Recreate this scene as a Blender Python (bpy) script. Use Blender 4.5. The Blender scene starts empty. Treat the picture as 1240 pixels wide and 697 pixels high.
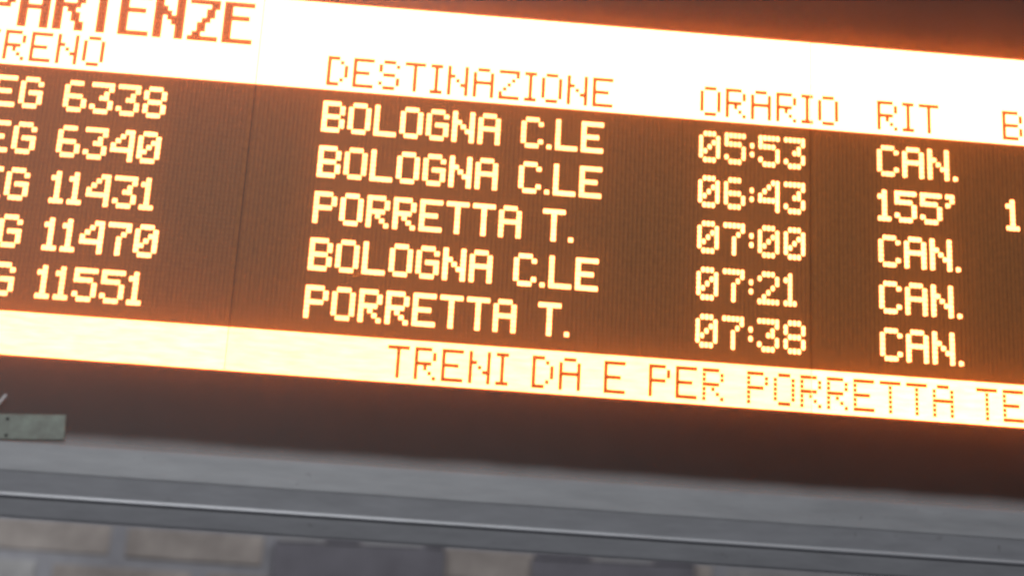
import bpy, bmesh, math, random
from mathutils import Matrix, Vector
random.seed(7)
sc = bpy.context.scene
COL = sc.collection

# ------------------------------------------------------------------ camera
cam_d = bpy.data.cameras.new('camera')
cam = bpy.data.objects.new('camera', cam_d)
COL.objects.link(cam)
R = Matrix(((0.995745, -0.074596, -0.054111), (-0.075962, -0.33194, -0.940237), (0.052176, 0.940346, -0.336194)))
cam.matrix_world = Matrix.Translation((-0.12997, -2.29933, 1.5999)) @ R.to_4x4()
cam_d.sensor_width = 36.0
cam_d.lens = 2200.0 / 1240.0 * 36.0
cam_d.clip_start = 0.05
cam_d.clip_end = 200
cam_d.dof.use_dof = True
cam_d.dof.focus_distance = 2.47
cam_d.dof.aperture_fstop = 1.5
sc.camera = cam

# ------------------------------------------------------------------ world, added lights, exposure
w = bpy.data.worlds.new('World')
sc.world = w
w.use_nodes = True
w.node_tree.nodes['Background'].inputs[0].default_value = (0.84, 0.87, 1.0, 1)
w.node_tree.nodes['Background'].inputs[1].default_value = 0.08


def area(name, loc, aim, size, size_y, power, color):
    d = bpy.data.lights.new(name, 'AREA')
    d.shape = 'RECTANGLE'
    d.size, d.size_y, d.energy, d.color = size, size_y, power, color
    o = bpy.data.objects.new(name, d)
    COL.objects.link(o)
    o.location = loc
    o.rotation_euler = (Vector(aim) - Vector(loc)).to_track_quat('-Z', 'Y').to_euler()
    o['kind'] = 'helper'
    return o


area('added_front_light', (-0.9, -2.4, 4.6), (0.2, 0, 2.2), 1.8, 0.25, 80, (0.94, 0.97, 1.0))  # added overhead light for rails and glass, no such lamp seen
area('added_wall_fill', (-0.2, 0.48, 2.72), (-0.1, 1.2, 2.26), 2.6, 0.2, 8, (0.97, 0.97, 1.0))  # added light, hidden behind the board to brighten the wall strip

vs = sc.view_settings
vs.view_transform = 'Standard'
vs.look = 'None'
vs.gamma = 1
vs.exposure = 0
sc.render.engine = 'CYCLES'
sc.cycles.use_denoising = True
sc.cycles.filter_width = 2.7
sc.cycles.transparent_max_bounces = 16
sc.cycles.sample_clamp_indirect = 4

# ------------------------------------------------------------------ helpers
P = 0.006          # pitch of the light matrix in metres
ASP = 1.1018       # its rows stand slightly further apart than its columns
Z0 = 2.507


def bx(u): return (u - 45.0) * P
def bz(v): return (25.0 - v) * ASP * P


def mesh_obj(name, verts, faces, mat, parent=None, smooth=False):
    me = bpy.data.meshes.new(name)
    me.from_pydata(verts, [], faces)
    me.update()
    if smooth:
        for f in me.polygons:
            f.use_smooth = True
    if mat:
        me.materials.append(mat)
    o = bpy.data.objects.new(name, me)
    COL.objects.link(o)
    o.parent = parent
    return o


def box_data(x0, x1, y0, y1, z0, z1, vs_=None, fs_=None):
    vs_ = [] if vs_ is None else vs_
    fs_ = [] if fs_ is None else fs_
    n = len(vs_)
    vs_ += [(x, y, z) for x in (x0, x1) for y in (y0, y1) for z in (z0, z1)]
    fs_ += [tuple(n + i for i in f) for f in ((0, 1, 3, 2), (4, 6, 7, 5), (0, 4, 5, 1), (2, 3, 7, 6), (0, 2, 6, 4), (1, 5, 7, 3))]
    return vs_, fs_


def bevel(o, width, seg=2):
    bm = bmesh.new()
    bm.from_mesh(o.data)
    bmesh.ops.recalc_face_normals(bm, faces=bm.faces)
    bmesh.ops.bevel(bm, geom=list(bm.edges), offset=width, segments=seg, profile=0.6, affect='EDGES')
    bm.to_mesh(o.data)
    bm.free()
    return o


def new_mat(name):
    m = bpy.data.materials.new(name)
    m.use_nodes = True
    nt = m.node_tree
    for n in list(nt.nodes):
        nt.nodes.remove(n)
    out = nt.nodes.new('ShaderNodeOutputMaterial')
    return m, nt, out


def N(nt, kind, **kw):
    n = nt.nodes.new(kind)
    for k, v in kw.items():
        if k in n.inputs:
            n.inputs[k].default_value = v
        else:
            setattr(n, k, v)
    return n


def surface(name, color, rough=0.6, metallic=0.0, spec=0.4, mottle=0.15, scale=40.0, color2=None, bump=0.0, stretch=(1, 1, 1), specks=0.0, speck_color=(0.1, 0.09, 0.085)):
    m, nt, out = new_mat(name)
    b = N(nt, 'ShaderNodeBsdfPrincipled', Roughness=rough, Metallic=metallic)
    b.inputs['Specular IOR Level'].default_value = spec
    tc = N(nt, 'ShaderNodeTexCoord')
    mp = N(nt, 'ShaderNodeMapping', Scale=stretch)
    nt.links.new(tc.outputs['Object'], mp.inputs[0])
    nz = N(nt, 'ShaderNodeTexNoise', Scale=scale, Detail=6.0, Roughness=0.65)
    nt.links.new(mp.outputs[0], nz.inputs['Vector'])
    cr = N(nt, 'ShaderNodeValToRGB')
    c2 = color2 or tuple(c * (1 + mottle) for c in color)
    cr.color_ramp.elements[0].position = 0.3
    cr.color_ramp.elements[1].position = 0.7
    cr.color_ramp.elements[0].color = (*[c * (1 - mottle) for c in color], 1)
    cr.color_ramp.elements[1].color = (*c2, 1)
    nt.links.new(nz.outputs[0], cr.inputs[0])
    if specks:
        n2 = N(nt, 'ShaderNodeTexNoise', Scale=specks, Detail=3.0)
        nt.links.new(tc.outputs['Object'], n2.inputs['Vector'])
        st = N(nt, 'ShaderNodeMapRange')
        for k, v in (('From Min', 0.69), ('From Max', 0.78), ('To Min', 0.0), ('To Max', 0.6)):
            st.inputs[k].default_value = v
        nt.links.new(n2.outputs[0], st.inputs['Value'])
        mc = N(nt, 'ShaderNodeMix', data_type='RGBA')
        mc.inputs[7].default_value = (*speck_color, 1)
        nt.links.new(st.outputs[0], mc.inputs[0])
        nt.links.new(cr.outputs[0], mc.inputs[6])
        nt.links.new(mc.outputs[2], b.inputs['Base Color'])
    else:
        nt.links.new(cr.outputs[0], b.inputs['Base Color'])
    if bump:
        bp = N(nt, 'ShaderNodeBump', Strength=bump, Distance=0.002)
        nt.links.new(nz.outputs[0], bp.inputs['Height'])
        nt.links.new(bp.outputs[0], b.inputs['Normal'])
    nt.links.new(b.outputs[0], out.inputs[0])
    return m


def lit(name, color, strength, vary=0.0):
    m, nt, out = new_mat(name)
    e = N(nt, 'ShaderNodeEmission', Color=(*color, 1), Strength=strength)
    if vary:
        tc = N(nt, 'ShaderNodeTexCoord')
        mp = N(nt, 'ShaderNodeMapping', Scale=(30, 30, 160))
        nt.links.new(tc.outputs['Object'], mp.inputs[0])
        nz = N(nt, 'ShaderNodeTexNoise', Scale=1.0, Detail=3.0)
        nt.links.new(mp.outputs[0], nz.inputs['Vector'])
        mr = N(nt, 'ShaderNodeMapRange')
        mr.inputs['From Min'].default_value = 0.3
        mr.inputs['From Max'].default_value = 0.7
        mr.inputs['To Min'].default_value = strength * (1 - vary)
        mr.inputs['To Max'].default_value = strength * (1 + vary)
        nt.links.new(nz.outputs[0], mr.inputs['Value'])
        oi = N(nt, 'ShaderNodeObjectInfo')
        rr = N(nt, 'ShaderNodeMapRange')
        rr.inputs['To Min'].default_value = 0.9
        rr.inputs['To Max'].default_value = 1.1
        nt.links.new(oi.outputs['Random'], rr.inputs['Value'])
        ml = N(nt, 'ShaderNodeMath', operation='MULTIPLY')
        nt.links.new(mr.outputs[0], ml.inputs[0])
        nt.links.new(rr.outputs[0], ml.inputs[1])
        nt.links.new(ml.outputs[0], e.inputs['Strength'])
    nt.links.new(e.outputs[0], out.inputs[0])
    return m


# ------------------------------------------------------------------ materials
M_HEAD = lit('amber_header_light', (1.0, 0.24, 0.10), 14.0, 0.05)
M_TICK = lit('amber_ticker_light', (1.0, 0.25, 0.084), 12.0, 0.16)
M_TEXT = lit('amber_text_light', (1.0, 0.28, 0.088), 9.6, 0.12)
M_MASK = surface('brown_matrix_mask', (0.30, 0.125, 0.028), 0.85, mottle=0.2, scale=120)
M_LENS = surface('unlit_amber_lens', (0.30, 0.12, 0.025), 0.6, mottle=0.2, scale=300)
M_SMOKED = surface('smoked_band_lens', (0.36, 0.105, 0.008), 0.5, mottle=0.2, scale=300)
M_RIB = surface('dark_louvre_plastic', (0.21, 0.088, 0.02), 0.75, mottle=0.3, scale=90)
M_BEZEL = surface('black_painted_bezel', (0.013, 0.010, 0.010), 0.7, mottle=0.25, scale=14)
M_STEEL = surface('grey_painted_steel', (0.30, 0.30, 0.31), 0.5, mottle=0.14, scale=9, stretch=(1, 3, 6), bump=0.12, specks=70)
M_TRIM = surface('bright_aluminium_trim', (0.62, 0.62, 0.64), 0.45, metallic=0.45, mottle=0.12, scale=30, stretch=(0.3, 3, 3))
M_LOWER = surface('dull_grey_lower_rail', (0.26, 0.26, 0.275), 0.6, mottle=0.12, scale=16, stretch=(1, 3, 5), bump=0.1, specks=55)
M_PLATE = surface('worn_pale_plate', (0.29, 0.285, 0.25), 0.6, mottle=0.35, scale=45, color2=(0.30, 0.33, 0.28))
M_MARK = surface('white_paint_mark', (0.6, 0.58, 0.58), 0.6)
M_MORTAR = surface('cool_grey_mortar', (0.30, 0.30, 0.32), 0.9, mottle=0.12, scale=25, bump=0.3)
M_BRICKS = [surface('pale_brick_%s' % n, c, 0.9, mottle=0.3, scale=14, bump=0.3) for n, c in
            (('warm', (0.33, 0.295, 0.27)), ('grey', (0.325, 0.32, 0.315)), ('light', (0.36, 0.355, 0.355)))]
M_DARK = surface('dark_slate_panel', (0.15, 0.145, 0.165), 0.6, mottle=0.2, scale=12)
M_DTRIM = surface('pale_panel_trim', (0.42, 0.42, 0.42), 0.5)


def cover_glass():
    """glass with a thin scattering film added to imitate lens bloom and haze"""
    m, nt, out = new_mat('dusty_bloom_glass')
    tr = N(nt, 'ShaderNodeBsdfTransparent', Color=(0.985, 0.98, 0.98, 1))
    tl = N(nt, 'ShaderNodeBsdfTranslucent', Color=(1.0, 0.70, 0.12, 1))
    df = N(nt, 'ShaderNodeBsdfDiffuse', Color=(0.85, 0.84, 0.86, 1))
    bloom = N(nt, 'ShaderNodeMixShader', Fac=0.3)  # scattering film added to the glass to stand in for lens bloom
    nt.links.new(tl.outputs[0], bloom.inputs[1])
    nt.links.new(df.outputs[0], bloom.inputs[2])
    tc = N(nt, 'ShaderNodeTexCoord')
    nz = N(nt, 'ShaderNodeTexNoise', Scale=9.0, Detail=8.0, Roughness=0.6)
    nt.links.new(tc.outputs['Object'], nz.inputs['Vector'])
    mr = N(nt, 'ShaderNodeMapRange')
    mr.inputs['From Min'].default_value = 0.3
    mr.inputs['From Max'].default_value = 0.7
    mr.inputs['To Min'].default_value = FILM * 0.85
    mr.inputs['To Max'].default_value = FILM * 1.15
    nt.links.new(nz.outputs[0], mr.inputs['Value'])
    # dusty strip along the bottom edge of the glass
    sx = N(nt, 'ShaderNodeSeparateXYZ')
    nt.links.new(tc.outputs['Object'], sx.inputs[0])
    nz2 = N(nt, 'ShaderNodeTexNoise', Scale=14.0, Detail=5.0)
    nt.links.new(tc.outputs['Object'], nz2.inputs['Vector'])
    wob = N(nt, 'ShaderNodeMath', operation='MULTIPLY_ADD')
    wob.inputs[1].default_value = 0.008
    nt.links.new(nz2.outputs[0], wob.inputs[0])
    nt.links.new(sx.outputs[2], wob.inputs[2])
    ed = N(nt, 'ShaderNodeMapRange', interpolation_type='SMOOTHSTEP')
    ed.inputs['From Min'].default_value = bz(81.0) + 0.004
    ed.inputs['From Max'].default_value = bz(77.0) + 0.004
    ed.inputs['To Min'].default_value = 0.5
    ed.inputs['To Max'].default_value = 0.0
    nt.links.new(wob.outputs[0], ed.inputs['Value'])
    m1 = N(nt, 'ShaderNodeMixShader')
    nt.links.new(mr.outputs[0], m1.inputs[0])
    nt.links.new(tr.outputs[0], m1.inputs[1])
    nt.links.new(bloom.outputs[0], m1.inputs[2])
    dust_and_glare = N(nt, 'ShaderNodeBsdfDiffuse', Color=(0.5, 0.49, 0.49, 1))  # one grey for the dusty bottom strip and the painted glare
    # veiling glare put in as a pale diffuse haze towards the plate end
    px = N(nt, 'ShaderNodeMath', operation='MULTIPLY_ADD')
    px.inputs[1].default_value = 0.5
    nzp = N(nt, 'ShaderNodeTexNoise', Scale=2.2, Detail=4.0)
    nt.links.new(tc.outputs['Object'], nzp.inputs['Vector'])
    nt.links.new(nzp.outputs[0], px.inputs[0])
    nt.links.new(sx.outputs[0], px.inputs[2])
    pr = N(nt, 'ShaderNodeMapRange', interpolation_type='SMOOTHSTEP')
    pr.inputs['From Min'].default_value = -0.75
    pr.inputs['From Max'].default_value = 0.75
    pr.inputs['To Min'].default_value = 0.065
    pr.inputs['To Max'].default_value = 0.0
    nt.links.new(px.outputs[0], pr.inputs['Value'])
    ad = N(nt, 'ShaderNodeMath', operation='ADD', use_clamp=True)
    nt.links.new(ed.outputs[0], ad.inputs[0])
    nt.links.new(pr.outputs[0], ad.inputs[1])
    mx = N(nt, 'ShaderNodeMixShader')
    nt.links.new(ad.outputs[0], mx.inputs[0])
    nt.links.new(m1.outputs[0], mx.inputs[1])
    nt.links.new(dust_and_glare.outputs[0], mx.inputs[2])
    gl = N(nt, 'ShaderNodeBsdfGlossy', Roughness=0.12)
    m2 = N(nt, 'ShaderNodeMixShader', Fac=0.015)
    nt.links.new(mx.outputs[0], m2.inputs[1])
    nt.links.new(gl.outputs[0], m2.inputs[2])
    nt.links.new(m2.outputs[0], out.inputs[0])
    return m


def bloom_sheet():
    """amber-tinted sheet added close to the matrix; its scatter imitates lens bloom"""
    m, nt, out = new_mat('added_bloom_sheet')
    tr = N(nt, 'ShaderNodeBsdfTransparent', Color=(0.99, 0.985, 0.98, 1))
    tl = N(nt, 'ShaderNodeBsdfTranslucent', Color=(1.0, 0.70, 0.12, 1))
    mx = N(nt, 'ShaderNodeMixShader', Fac=SHEET_BLOOM)  # scatter of the added sheet stands in for lens bloom
    nt.links.new(tr.outputs[0], mx.inputs[1])
    nt.links.new(tl.outputs[0], mx.inputs[2])
    nt.links.new(mx.outputs[0], out.inputs[0])
    return m


SHEET_BLOOM = 0.018
FILM = 0.016
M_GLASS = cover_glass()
M_BLOOM = bloom_sheet()

# ------------------------------------------------------------------ wall behind
WY = 1.2
wall = bpy.data.objects.new('brick_wall', None)
COL.objects.link(wall)
wall.location = (0, WY, 0)
wall['label'] = 'pale weathered brick wall standing behind and below the departure board'
wall['category'] = 'wall'
wall['kind'] = 'thing'
mesh_obj('mortar_backing', *box_data(-2.6, 2.6, 0.0035, 0.25, 0, 3.4), M_MORTAR, wall)
CH, BL, JT = 0.078, 0.292, 0.03
bmesh_cache = {}


def brick_mesh(length, mat_i):
    key = (round(length, 3), mat_i)
    if key not in bmesh_cache:
        v, f = box_data(-length / 2, length / 2, -0.0005, 0.008, -(CH - 0.018) / 2, (CH - 0.018) / 2)
        o = mesh_obj('brick', v, f, M_BRICKS[mat_i])
        bevel(o, 0.003, 1)
        bmesh_cache[key] = o.data
        bpy.data.objects.remove(o)
    return bmesh_cache[key]


for row in range(-9, 7):
    zc = 2.276 + row * CH
    off = -0.658 - BL * 5 + (BL * 0.55 if row % 2 else 0)
    for k in range(0, 15):
        x0 = off + k * BL
        if x0 < -2.3 or x0 > 2.2:
            continue
        o = bpy.data.objects.new('brick', brick_mesh(BL - JT, random.choice((0, 1, 1, 2, 2) if row % 2 else (0, 0, 1))))
        COL.objects.link(o)
        o.parent = wall
        o.location = (x0 + BL / 2 + random.uniform(-.002, .002), random.uniform(-.001, .001), zc + random.uniform(-.002, .002))

# two dark panels mounted on the wall
def dark_panel(x0, x1, zt, label, trims, tilt):
    t = bpy.data.objects.new('wall_panel', None)
    COL.objects.link(t)
    t.location = ((x0 + x1) / 2, WY - 0.0065, zt - 0.42)
    t.rotation_euler = (0, tilt, 0)
    hw = (x1 - x0) / 2
    bevel(mesh_obj('board', *box_data(-hw, hw, -0.012, 0, 0, 0.42), M_DARK, t), 0.004, 2)
    for a, b, h in trims:
        bevel(mesh_obj('top_trim', *box_data(a, b, -0.016, -0.002, 0.4205, 0.4205 + h), M_DTRIM if h < 0.008 else M_DARK, t), 0.0015, 1)
    t['label'] = label
    t['category'] = 'panel'
    t['kind'] = 'thing'
    t['group'] = 'dark panels on the brick wall'


dark_panel(-0.352, -0.022, 2.298, 'dark slate panel with two pale trim strips on its top edge, on the brick wall',
           ((-0.16, -0.07, 0.004), (-0.065, 0.0, 0.011), (0.005, 0.12, 0.005), (0.125, 0.163, 0.010)), -0.02)
dark_panel(0.146, 0.466, 2.297, 'dark slate panel with raised dark corners on its top edge, on the brick wall',
           ((-0.155, -0.045, 0.013), (-0.04, 0.075, 0.004), (0.08, 0.158, 0.011)), -0.02)

# ------------------------------------------------------------------ departure board
board = bpy.data.objects.new('departure_board', None)
COL.objects.link(board)
board.location = (0, 0, Z0)
board['label'] = 'amber light matrix train departure board with five rows of trains in a grey steel housing'
board['category'] = 'departure board'

UL, UR = -94.0, 188.0
SEAMS = [-16.4, 113.4]
VT, VB = -66.0, 82.0            # top of the top bezel, bottom of the lower bezel
H0, H1 = -23.3, -3.15           # header band
T0, T1 = 50.7, 59.55            # ticker band
GAP = 14.0                       # glass stands this many pitches before the matrix


def FY(d): return -d * P       # d pitches forward of the matrix plane


mesh_obj('cabinet', *box_data(bx(UL), bx(UR), 0.004, 0.21, bz(VB + 2), bz(VT)), M_STEEL, board)
for side, (a, b) in (('l', (UL - 4, UL)), ('r', (UR, UR + 4))):
    bevel(mesh_obj('end_cap', *box_data(bx(a), bx(b) - (0.0005 if side == 'l' else -0.0005), FY(GAP + 4), 0.212, bz(VB + 13.5), bz(VT - 2)), M_STEEL, board), 0.004)
bevel(mesh_obj('top_rail', *box_data(bx(UL), bx(UR), FY(GAP + 2), 0.0035, bz(VT + 3), bz(VT - 2)), M_STEEL, board), 0.004)
mesh_obj('upper_bezel', *box_data(bx(UL), bx(UR), 0.0, 0.0035, bz(H0 - 0.9), bz(VT + 3) - 0.0005), M_BEZEL, board)
mesh_obj('bezel_lip', *box_data(bx(UL), bx(UR), FY(0.9), 0.0035, bz(H0 - 0.15), bz(H0 - 0.85)), M_BEZEL, board)
mesh_obj('lower_bezel', *box_data(bx(UL), bx(UR), 0.0, 0.0035, bz(VB), bz(T1 + 0.35)), M_BEZEL, board)
for xx in (-0.8, 0.75):
    mesh_obj('mounting_arm', *box_data(xx - 0.03, xx + 0.03, 0.2115, WY - 0.008, 0.1, 0.16), M_STEEL, board)

# matrix modules: mask, louvre ribs and unlit lenses
def lens_verts(cx, cz, ru, rv, h, base, n=6, rot=0.0, corner=1.0):
    v = []
    q = [corner if k % 2 else 1.0 for k in range(n)]
    for k in range(n):
        a = rot + 2 * math.pi * k / n
        v.append((cx + q[k] * ru * math.cos(a), base, cz + q[k] * rv * math.sin(a)))
    for k in range(n):
        a = rot + 2 * math.pi * k / n
        v.append((cx + q[k] * 0.62 * ru * math.cos(a), base - h * 0.75, cz + q[k] * 0.62 * rv * math.sin(a)))
    v.append((cx, base - h, cz))
    f = []
    for k in range(n):
        j = (k + 1) % n
        f.append((k, n + k, n + j, j))
        f.append((n + k, 2 * n, n + j))
    return v, f


def add(V, F, v, f):
    n = len(V)
    V += v
    F += [tuple(i + n for i in q) for q in f]


edges = [UL] + SEAMS + [UR]
mesh_obj('backplate', *box_data(bx(UL) + 0.002, bx(UR) - 0.002, 0.0036, 0.0039, bz(T1), bz(H0)), M_BEZEL, board)
for i in range(len(edges) - 1):
    a = edges[i] + (0.14 if i else 0)
    b = edges[i + 1] - (0.14 if i < len(edges) - 2 else 0)
    mod = mesh_obj('matrix_module', *box_data(bx(a), bx(b), 0.0, 0.0035, bz(T1 + 0.3), bz(H0 - 0.1)), M_MASK, board)
    V, F = [], []
    u = math.ceil(a + 0.5)
    while u < b - 0.5:
        for v in range(-2, 50):
            c, f4 = bx(u), None
            z = bz(v + 0.24 * (v // 10))
            hw, hz = 0.30 * P, 0.30 * P * ASP
            n = len(V)
            V += [(c - hw, -0.0001, z - hz), (c + hw, -0.0001, z - hz), (c + hw, -0.0001, z + hz), (c - hw, -0.0001, z + hz), (c, -0.0006, z)]
            F += [(n, n + 1, n + 4), (n + 1, n + 2, n + 4), (n + 2, n + 3, n + 4), (n + 3, n, n + 4)]
        u += 1
    o = mesh_obj('unlit_lenses', V, F, M_LENS, mod)
    o['kind'] = 'stuff'
    V, F = [], []
    u = a + 0.35
    while u < b - 0.15:
        hw = 0.14 * P * random.uniform(0.8, 1.3)
        box_data(bx(u) - hw, bx(u) + hw, -0.0008, -0.0001, bz(T0 - 0.3), bz(H1 + 0.3), V, F)
        u += 1
    o = mesh_obj('louvre_ribs', V, F, M_RIB, mod)
    o['kind'] = 'stuff'

# ------------------------------------------------------------------ lettering
def G(s): return s.split('/')


FONT = {
    'A': G('.###./#...#/#...#/#####/#...#/#...#/#...#'), 'B': G('####./#...#/#...#/####./#...#/#...#/####.'),
    'C': G('.###./#...#/#..../#..../#..../#...#/.###.'), 'D': G('###../#..#./#...#/#...#/#...#/#..#./###..'),
    'E': G('#####/#..../#..../####./#..../#..../#####'), 'G': G('.###./#...#/#..../#.###/#...#/#...#/.###.'),
    'I': G('###/.#./.#./.#./.#./.#./###'), 'L': G('#..../#..../#..../#..../#..../#..../#####'),
    'N': G('#...#/#...#/##..#/#.#.#/#..##/#...#/#...#'), 'O': G('.###./#...#/#...#/#...#/#...#/#...#/.###.'),
    'P': G('####./#...#/#...#/####./#..../#..../#....'), 'R': G('####./#...#/#...#/####./#.#../#..#./#...#'),
    'S': G('.###./#...#/#..../.###./....#/#...#/.###.'), 'T': G('#####/..#../..#../..#../..#../..#../..#..'),
    'Z': G('#####/....#/...#./..#../.#.../#..../#####'),
    '0': G('.###./#...#/#..##/#.#.#/##..#/#...#/.###.'), '1': G('.#./##./.#./.#./.#./.#./###'),
    '2': G('.###./#...#/....#/...#./..#../.#.../#####'), '3': G('#####/....#/...#./..##./....#/#...#/.###.'),
    '4': G('...##/..#.#/.#..#/#...#/#####/....#/....#'), '5': G('#####/#..../####./....#/....#/#...#/.###.'),
    '6': G('.###./#..../#..../####./#...#/#...#/.###.'), '7': G('#####/....#/...#./..#../..#../..#../..#..'),
    '8': G('.###./#...#/#...#/.###./#...#/#...#/.###.'),
    '.': G('./././././././#'.replace('./././././././#', './././././.') + '/#'), ':': G('././#/./#/./.'), '\u2019': G('##/.#/#./../../../..'),
}
BIG = {
    'P': G('######./##...##/##...##/##...##/######./##...../##...../##...../##.....'),
    'A': G('.#####./##...##/##...##/##...##/#######/##...##/##...##/##...##/##...##'),
    'R': G('######./##...##/##...##/######./##.##../##..##./##..##./##...##/##...##'),
    'T': G('######/..##../..##../..##../..##../..##../..##../..##../..##..'),
    'E': G('#######/##...../##...../######./##...../##...../##...../##...../#######'),
    'N': G('##...##/##...##/###..##/####.##/##.####/##..###/##...##/##...##/##...##'),
    'Z': G('#######/.....##/....##./....##./...##../..##.../..##.../.##..../#######'),
}


def layout(text, u, font=FONT, space=4):
    """(character, first column) for each character of a proportional line"""
    r = []
    for ch in text:
        if ch == ' ':
            u += space
            continue
        r.append((ch, u))
        u += len(font[ch][0]) + 1
    return r


def kind(ch): return 'digit' if ch.isdigit() else 'letter' if ch.isalpha() else 'punctuation_mark'


glyph_cache = {}


def lit_glyph(ch):
    if ch not in glyph_cache:
        V, F = [], []
        for r, line in enumerate(FONT[ch]):
            for c, s in enumerate(line):
                if s == '#':
                    k = random.uniform(0.97, 1.03)
                    add(V, F, *lens_verts(c * P, -r * P * ASP, LR * P * k, LR * P * ASP * k, 0.0013 * random.uniform(.9, 1.1), -0.0003, 8, 0.0, 1.2))
        me = bpy.data.meshes.new(kind(ch))
        me.from_pydata(V, [], F)
        me.materials.append(M_TEXT)
        glyph_cache[ch] = me
    return glyph_cache[ch]


LR = 0.575
ROW = 10.2405
rows = [
    ('REG 6338', 'BOLOGNA C.LE', '05:53', 'CAN.', ''),
    ('REG 6340', 'BOLOGNA C.LE', '06:43', '155\u2019', '1'),
    ('REG 11431', 'PORRETTA T.', '07:00', 'CAN.', ''),
    ('REG 11470', 'BOLOGNA C.LE', '07:21', 'CAN.', ''),
    ('REG 11551', 'PORRETTA T.', '07:38', 'CAN.', ''),
]
COLS = (-80.75, 0.1, 87.55, 129.7, 160.0)
for i, cells in enumerate(rows):
    for text, u0 in zip(cells, COLS):
        for ch, u in layout(text, u0):
            o = bpy.data.objects.new(kind(ch), lit_glyph(ch))
            COL.objects.link(o)
            o.parent = board
            o.location = (bx(u), 0, bz(i * ROW))


def dark_cells(line, v0, du=1.0, dv=1.0, font=FONT):
    """the unlit cells of each character: [(char, [(u, v, column, row)], glyph)]"""
    r = []
    for ch, u in line:
        r.append((ch, [(u + c * du, v0 + k * dv, c, k) for k, row in enumerate(font[ch]) for c, s in enumerate(row) if s == '#'], font[ch]))
    return r


def lit_band(name, u0, u1, v0, v1, glyphs, mat, y, hole=0.36, dv=1.0, dashed_from=1e9):
    """a lit field of the matrix, open where the cells of dark characters are off"""
    rects = []
    for ch, cells, g in glyphs:
        on = {(c, k) for _, _, c, k in cells}
        step = DV.get(id(g), 1.0)
        hh = HOLE.get(id(g), hole)
        for u, v, c, k in cells:
            rects.append((u - hh, u + hh, v - hh * step, v + hh * step))
            if (c + 1, k) in on:
                rects.append((u, u + 1, v - hh * step, v + hh * step))
            if (c, k + 1) in on and u < dashed_from:
                rects.append((u - hh, u + hh, v, v + step))
                if (c + 1, k) in on and (c + 1, k + 1) in on:
                    rects.append((u, u + 1, v, v + step))
    vcuts = sorted({v0, v1} | {round(x, 4) for r in rects for x in r[2:]})
    V, F = [], []
    for a, b in zip(vcuts, vcuts[1:]):
        if b - a < 1e-4 or a < v0 - 1e-6 or b > v1 + 1e-6:
            continue
        m = (a + b) / 2
        iv = sorted((r[0], r[1]) for r in rects if r[2] < m < r[3])
        x = u0
        spans = []
        for p, q in iv:
            if q <= x:
                continue
            if p >= u1:
                break
            if p > x:
                spans.append((x, p))
            x = max(x, q)
        if x < u1:
            spans.append((x, u1))
        for p, q in spans:
            n = len(V)
            V += [(bx(p), y, bz(b)), (bx(q), y, bz(b)), (bx(q), y, bz(a)), (bx(p), y, bz(a))]
            F.append((n, n + 1, n + 2, n + 3))
    # rim of the field, down to the mask
    n = len(V)
    for yy in (y, -0.0002):
        V += [(bx(u0), yy, bz(v1)), (bx(u1), yy, bz(v1)), (bx(u1), yy, bz(v0)), (bx(u0), yy, bz(v0))]
    F += [(n + k, n + 4 + k, n + 4 + (k + 1) % 4, n + (k + 1) % 4) for k in range(4)]
    return mesh_obj(name, V, F, mat, board)


DV, HOLE = {}, {}
BIGDV = 1.077
for g in BIG.values():
    DV[id(g)] = BIGDV
    HOLE[id(g)] = 0.55
HV, KV = -10.474, 52.29
head = []
for text, u in (('TRENO', -80.1), ('DESTINAZIONE', 0.1), ('ORARIO', 87.55), ('RIT', 129.7), ('B', 159.8)):
    head += dark_cells(layout(text, u), HV)
# PARTENZE ends with an E whose first column is at -24.9
adv = [len(BIG[c][0]) + 1 for c in 'PARTENZ']
head += dark_cells(layout('PARTENZE', -24.9 - sum(adv), BIG), -21.1, 1.0, BIGDV, BIG)
tick = dark_cells(layout('TRENI DA E PER PORRETTA TE', 19.2), KV)

SHEET = -0.0016
for nm, v0, v1, gl, mat, hole, dash in (('header_band', H0, H1, head, M_HEAD, 0.44, 1e9), ('ticker_band', T0, T1, tick, M_TICK, 0.42, 88.0)):
    for i in range(len(edges) - 1):
        a = edges[i] + (0.07 if i else 0.5)
        b = edges[i + 1] - (0.07 if i < len(edges) - 2 else 0.5)
        band = lit_band(nm, a, b, v0, v1, gl, mat, SHEET, hole, dashed_from=dash)
        for ch, cells, g in gl:
            uc = sum(c[0] for c in cells) / len(cells)
            if not (edges[i] <= uc < edges[i + 1]):
                continue
            V, F = [], []
            hh = HOLE.get(id(g), hole)
            for u, v, c, k in cells:
                add(V, F, *lens_verts(bx(u), bz(v), max(hh, 0.47) * P * 1.12, max(hh, 0.47) * P * ASP * 1.12, 0.0008, -0.0002, 8, math.pi / 8))
            mesh_obj(kind(ch), V, F, M_SMOKED, band)

# ------------------------------------------------------------------ cover glass and the lower rails
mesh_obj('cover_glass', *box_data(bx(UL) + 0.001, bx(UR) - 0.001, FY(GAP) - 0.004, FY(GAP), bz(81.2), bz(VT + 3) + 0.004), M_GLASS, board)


mesh_obj('bloom_sheet', *box_data(bx(UL) + 0.001, bx(UR) - 0.001, FY(3.6) - 0.0015, FY(3.6), bz(VB - 1), bz(VT + 3) + 0.004), M_BLOOM, board)  # unseen sheet, added to spread the glow around the lit cells


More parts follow.
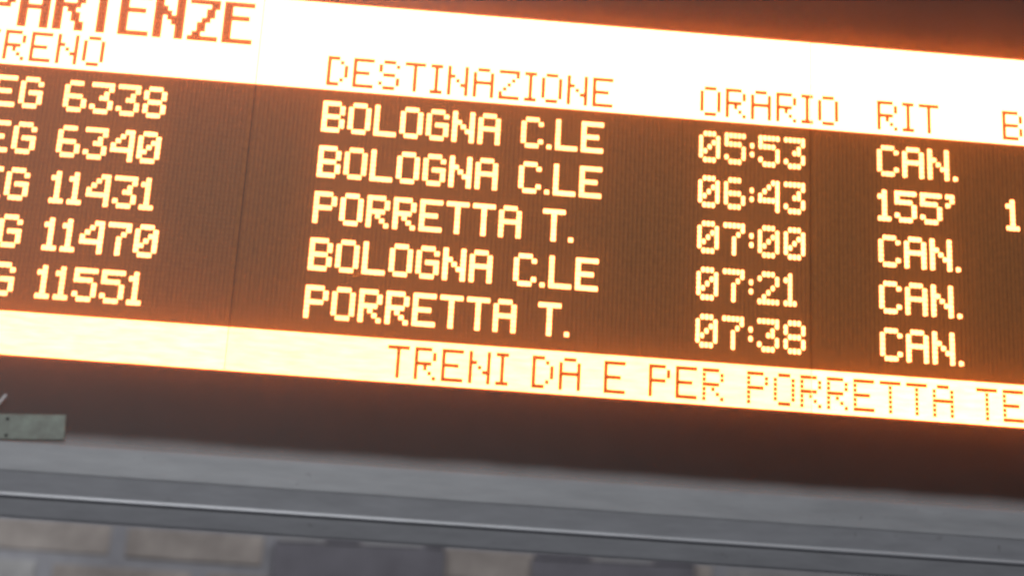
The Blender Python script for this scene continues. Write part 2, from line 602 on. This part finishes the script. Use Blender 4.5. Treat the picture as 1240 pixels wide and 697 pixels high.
def extrude(name, prof, mat, smooth=True):
    """a rail: cross-section in (row, pitches forward) drawn out along the board"""
    V, F = [], []
    n = len(prof)
    for x in (bx(UL) + 0.0005, bx(UR) - 0.0005):
        V += [(x, FY(d), bz(v)) for v, d in prof]
    F = [(k, (k + 1) % n, n + (k + 1) % n, n + k) for k in range(n)]
    F += [tuple(range(n)), tuple(range(2 * n - 1, n - 1, -1))]
    o = mesh_obj(name, V, F, mat, board)
    bm = bmesh.new()
    bm.from_mesh(o.data)
    bmesh.ops.recalc_face_normals(bm, faces=bm.faces)
    bm.to_mesh(o.data)
    bm.free()
    return o


# glass channel: its face leans back a little, then a flat rail, a bright bead and a lower rail leaning under
D = GAP + 1.0
extrude('glass_channel', [(80.3, D), (80.36, D + 0.12), (82.0, D + 0.38), (84.0, D + 0.72), (85.8, D + 1.02), (86.0, D + 0.94), (86.0, D - 4), (82.2, D - 4), (82.2, GAP - 0.3), (81.6, D - 0.2)], M_STEEL)
extrude('flat_rail', [(86.04, D + 0.92), (90.0, D + 0.8), (90.0, D - 4), (86.04, D - 4)], M_LOWER)
bead = [(90.45 + 0.42 * math.cos(t), D + 0.8 + 0.55 * math.sin(t)) for t in [math.pi * k / 10 for k in range(11)]]
extrude('bright_bead', bead + [(90.03, D - 1), (90.87, D - 1)], M_TRIM)
extrude('lower_rail', [(90.9, D + 0.85), (91.5, D + 0.8), (94.2, D + 0.3), (94.45, D + 0.15), (94.45, D - 0.5), (90.9, D - 0.5)], M_LOWER)

# worn plate and a stroke of white paint on the glass, low down
gy = FY(GAP) - 0.0044
pl = mesh_obj('name_plate', *box_data(-0.10, 0.083, -0.0012, 0, -0.0162, 0.0162), M_PLATE, board)
bevel(pl, 0.0008, 1)
pl.location = (bx(-59.7), gy, bz(77.6))
pl.rotation_euler = (0, -math.radians(3.2), 0)
pl['label'] = 'worn pale greenish plate stuck low on the glass'
for xx in (0.012, -0.05):
    mesh_obj('rivet', *lens_verts(xx, 0.010, 0.0022, 0.0022, 0.001, -0.0012, 8), M_BEZEL, pl)
    mesh_obj('rivet', *lens_verts(xx, -0.011, 0.0022, 0.0022, 0.001, -0.0012, 8), M_BEZEL, pl)
st = mesh_obj('paint_mark', *box_data(-0.012, 0.011, -0.0008, 0, -0.0018, 0.0018), M_MARK, board)
bevel(st, 0.0006, 1)
st.location = (bx(-59.8), gy, bz(72.7))
st.rotation_euler = (0, -math.radians(58), 0)

# a dried fleck on the outside of the glass
m, nt, out = new_mat('dried_fleck')
f1 = N(nt, 'ShaderNodeBsdfTranslucent', Color=(0.75, 0.6, 0.3, 1))
f2 = N(nt, 'ShaderNodeBsdfTransparent')
f3 = N(nt, 'ShaderNodeMixShader', Fac=0.86)
nt.links.new(f1.outputs[0], f3.inputs[1])
nt.links.new(f2.outputs[0], f3.inputs[2])
nt.links.new(f3.outputs[0], out.inputs[0])
ring = [(math.cos(t) * random.uniform(.6, 1.1) * 0.0075, math.sin(t) * random.uniform(.6, 1.1) * 0.0035) for t in [2 * math.pi * k / 14 for k in range(14)]]
V = [(x, 0, z) for x, z in ring] + [(x * .8, -0.0004, z * .8) for x, z in ring]
F = [(k, (k + 1) % 14, 14 + (k + 1) % 14, 14 + k) for k in range(14)] + [tuple(range(14, 28))]
fl = mesh_obj('dirt_fleck', V, F, m, board)
fl.location = (bx(11.0), gy, bz(42.3))
fl.rotation_euler = (0, -math.radians(25), 0)
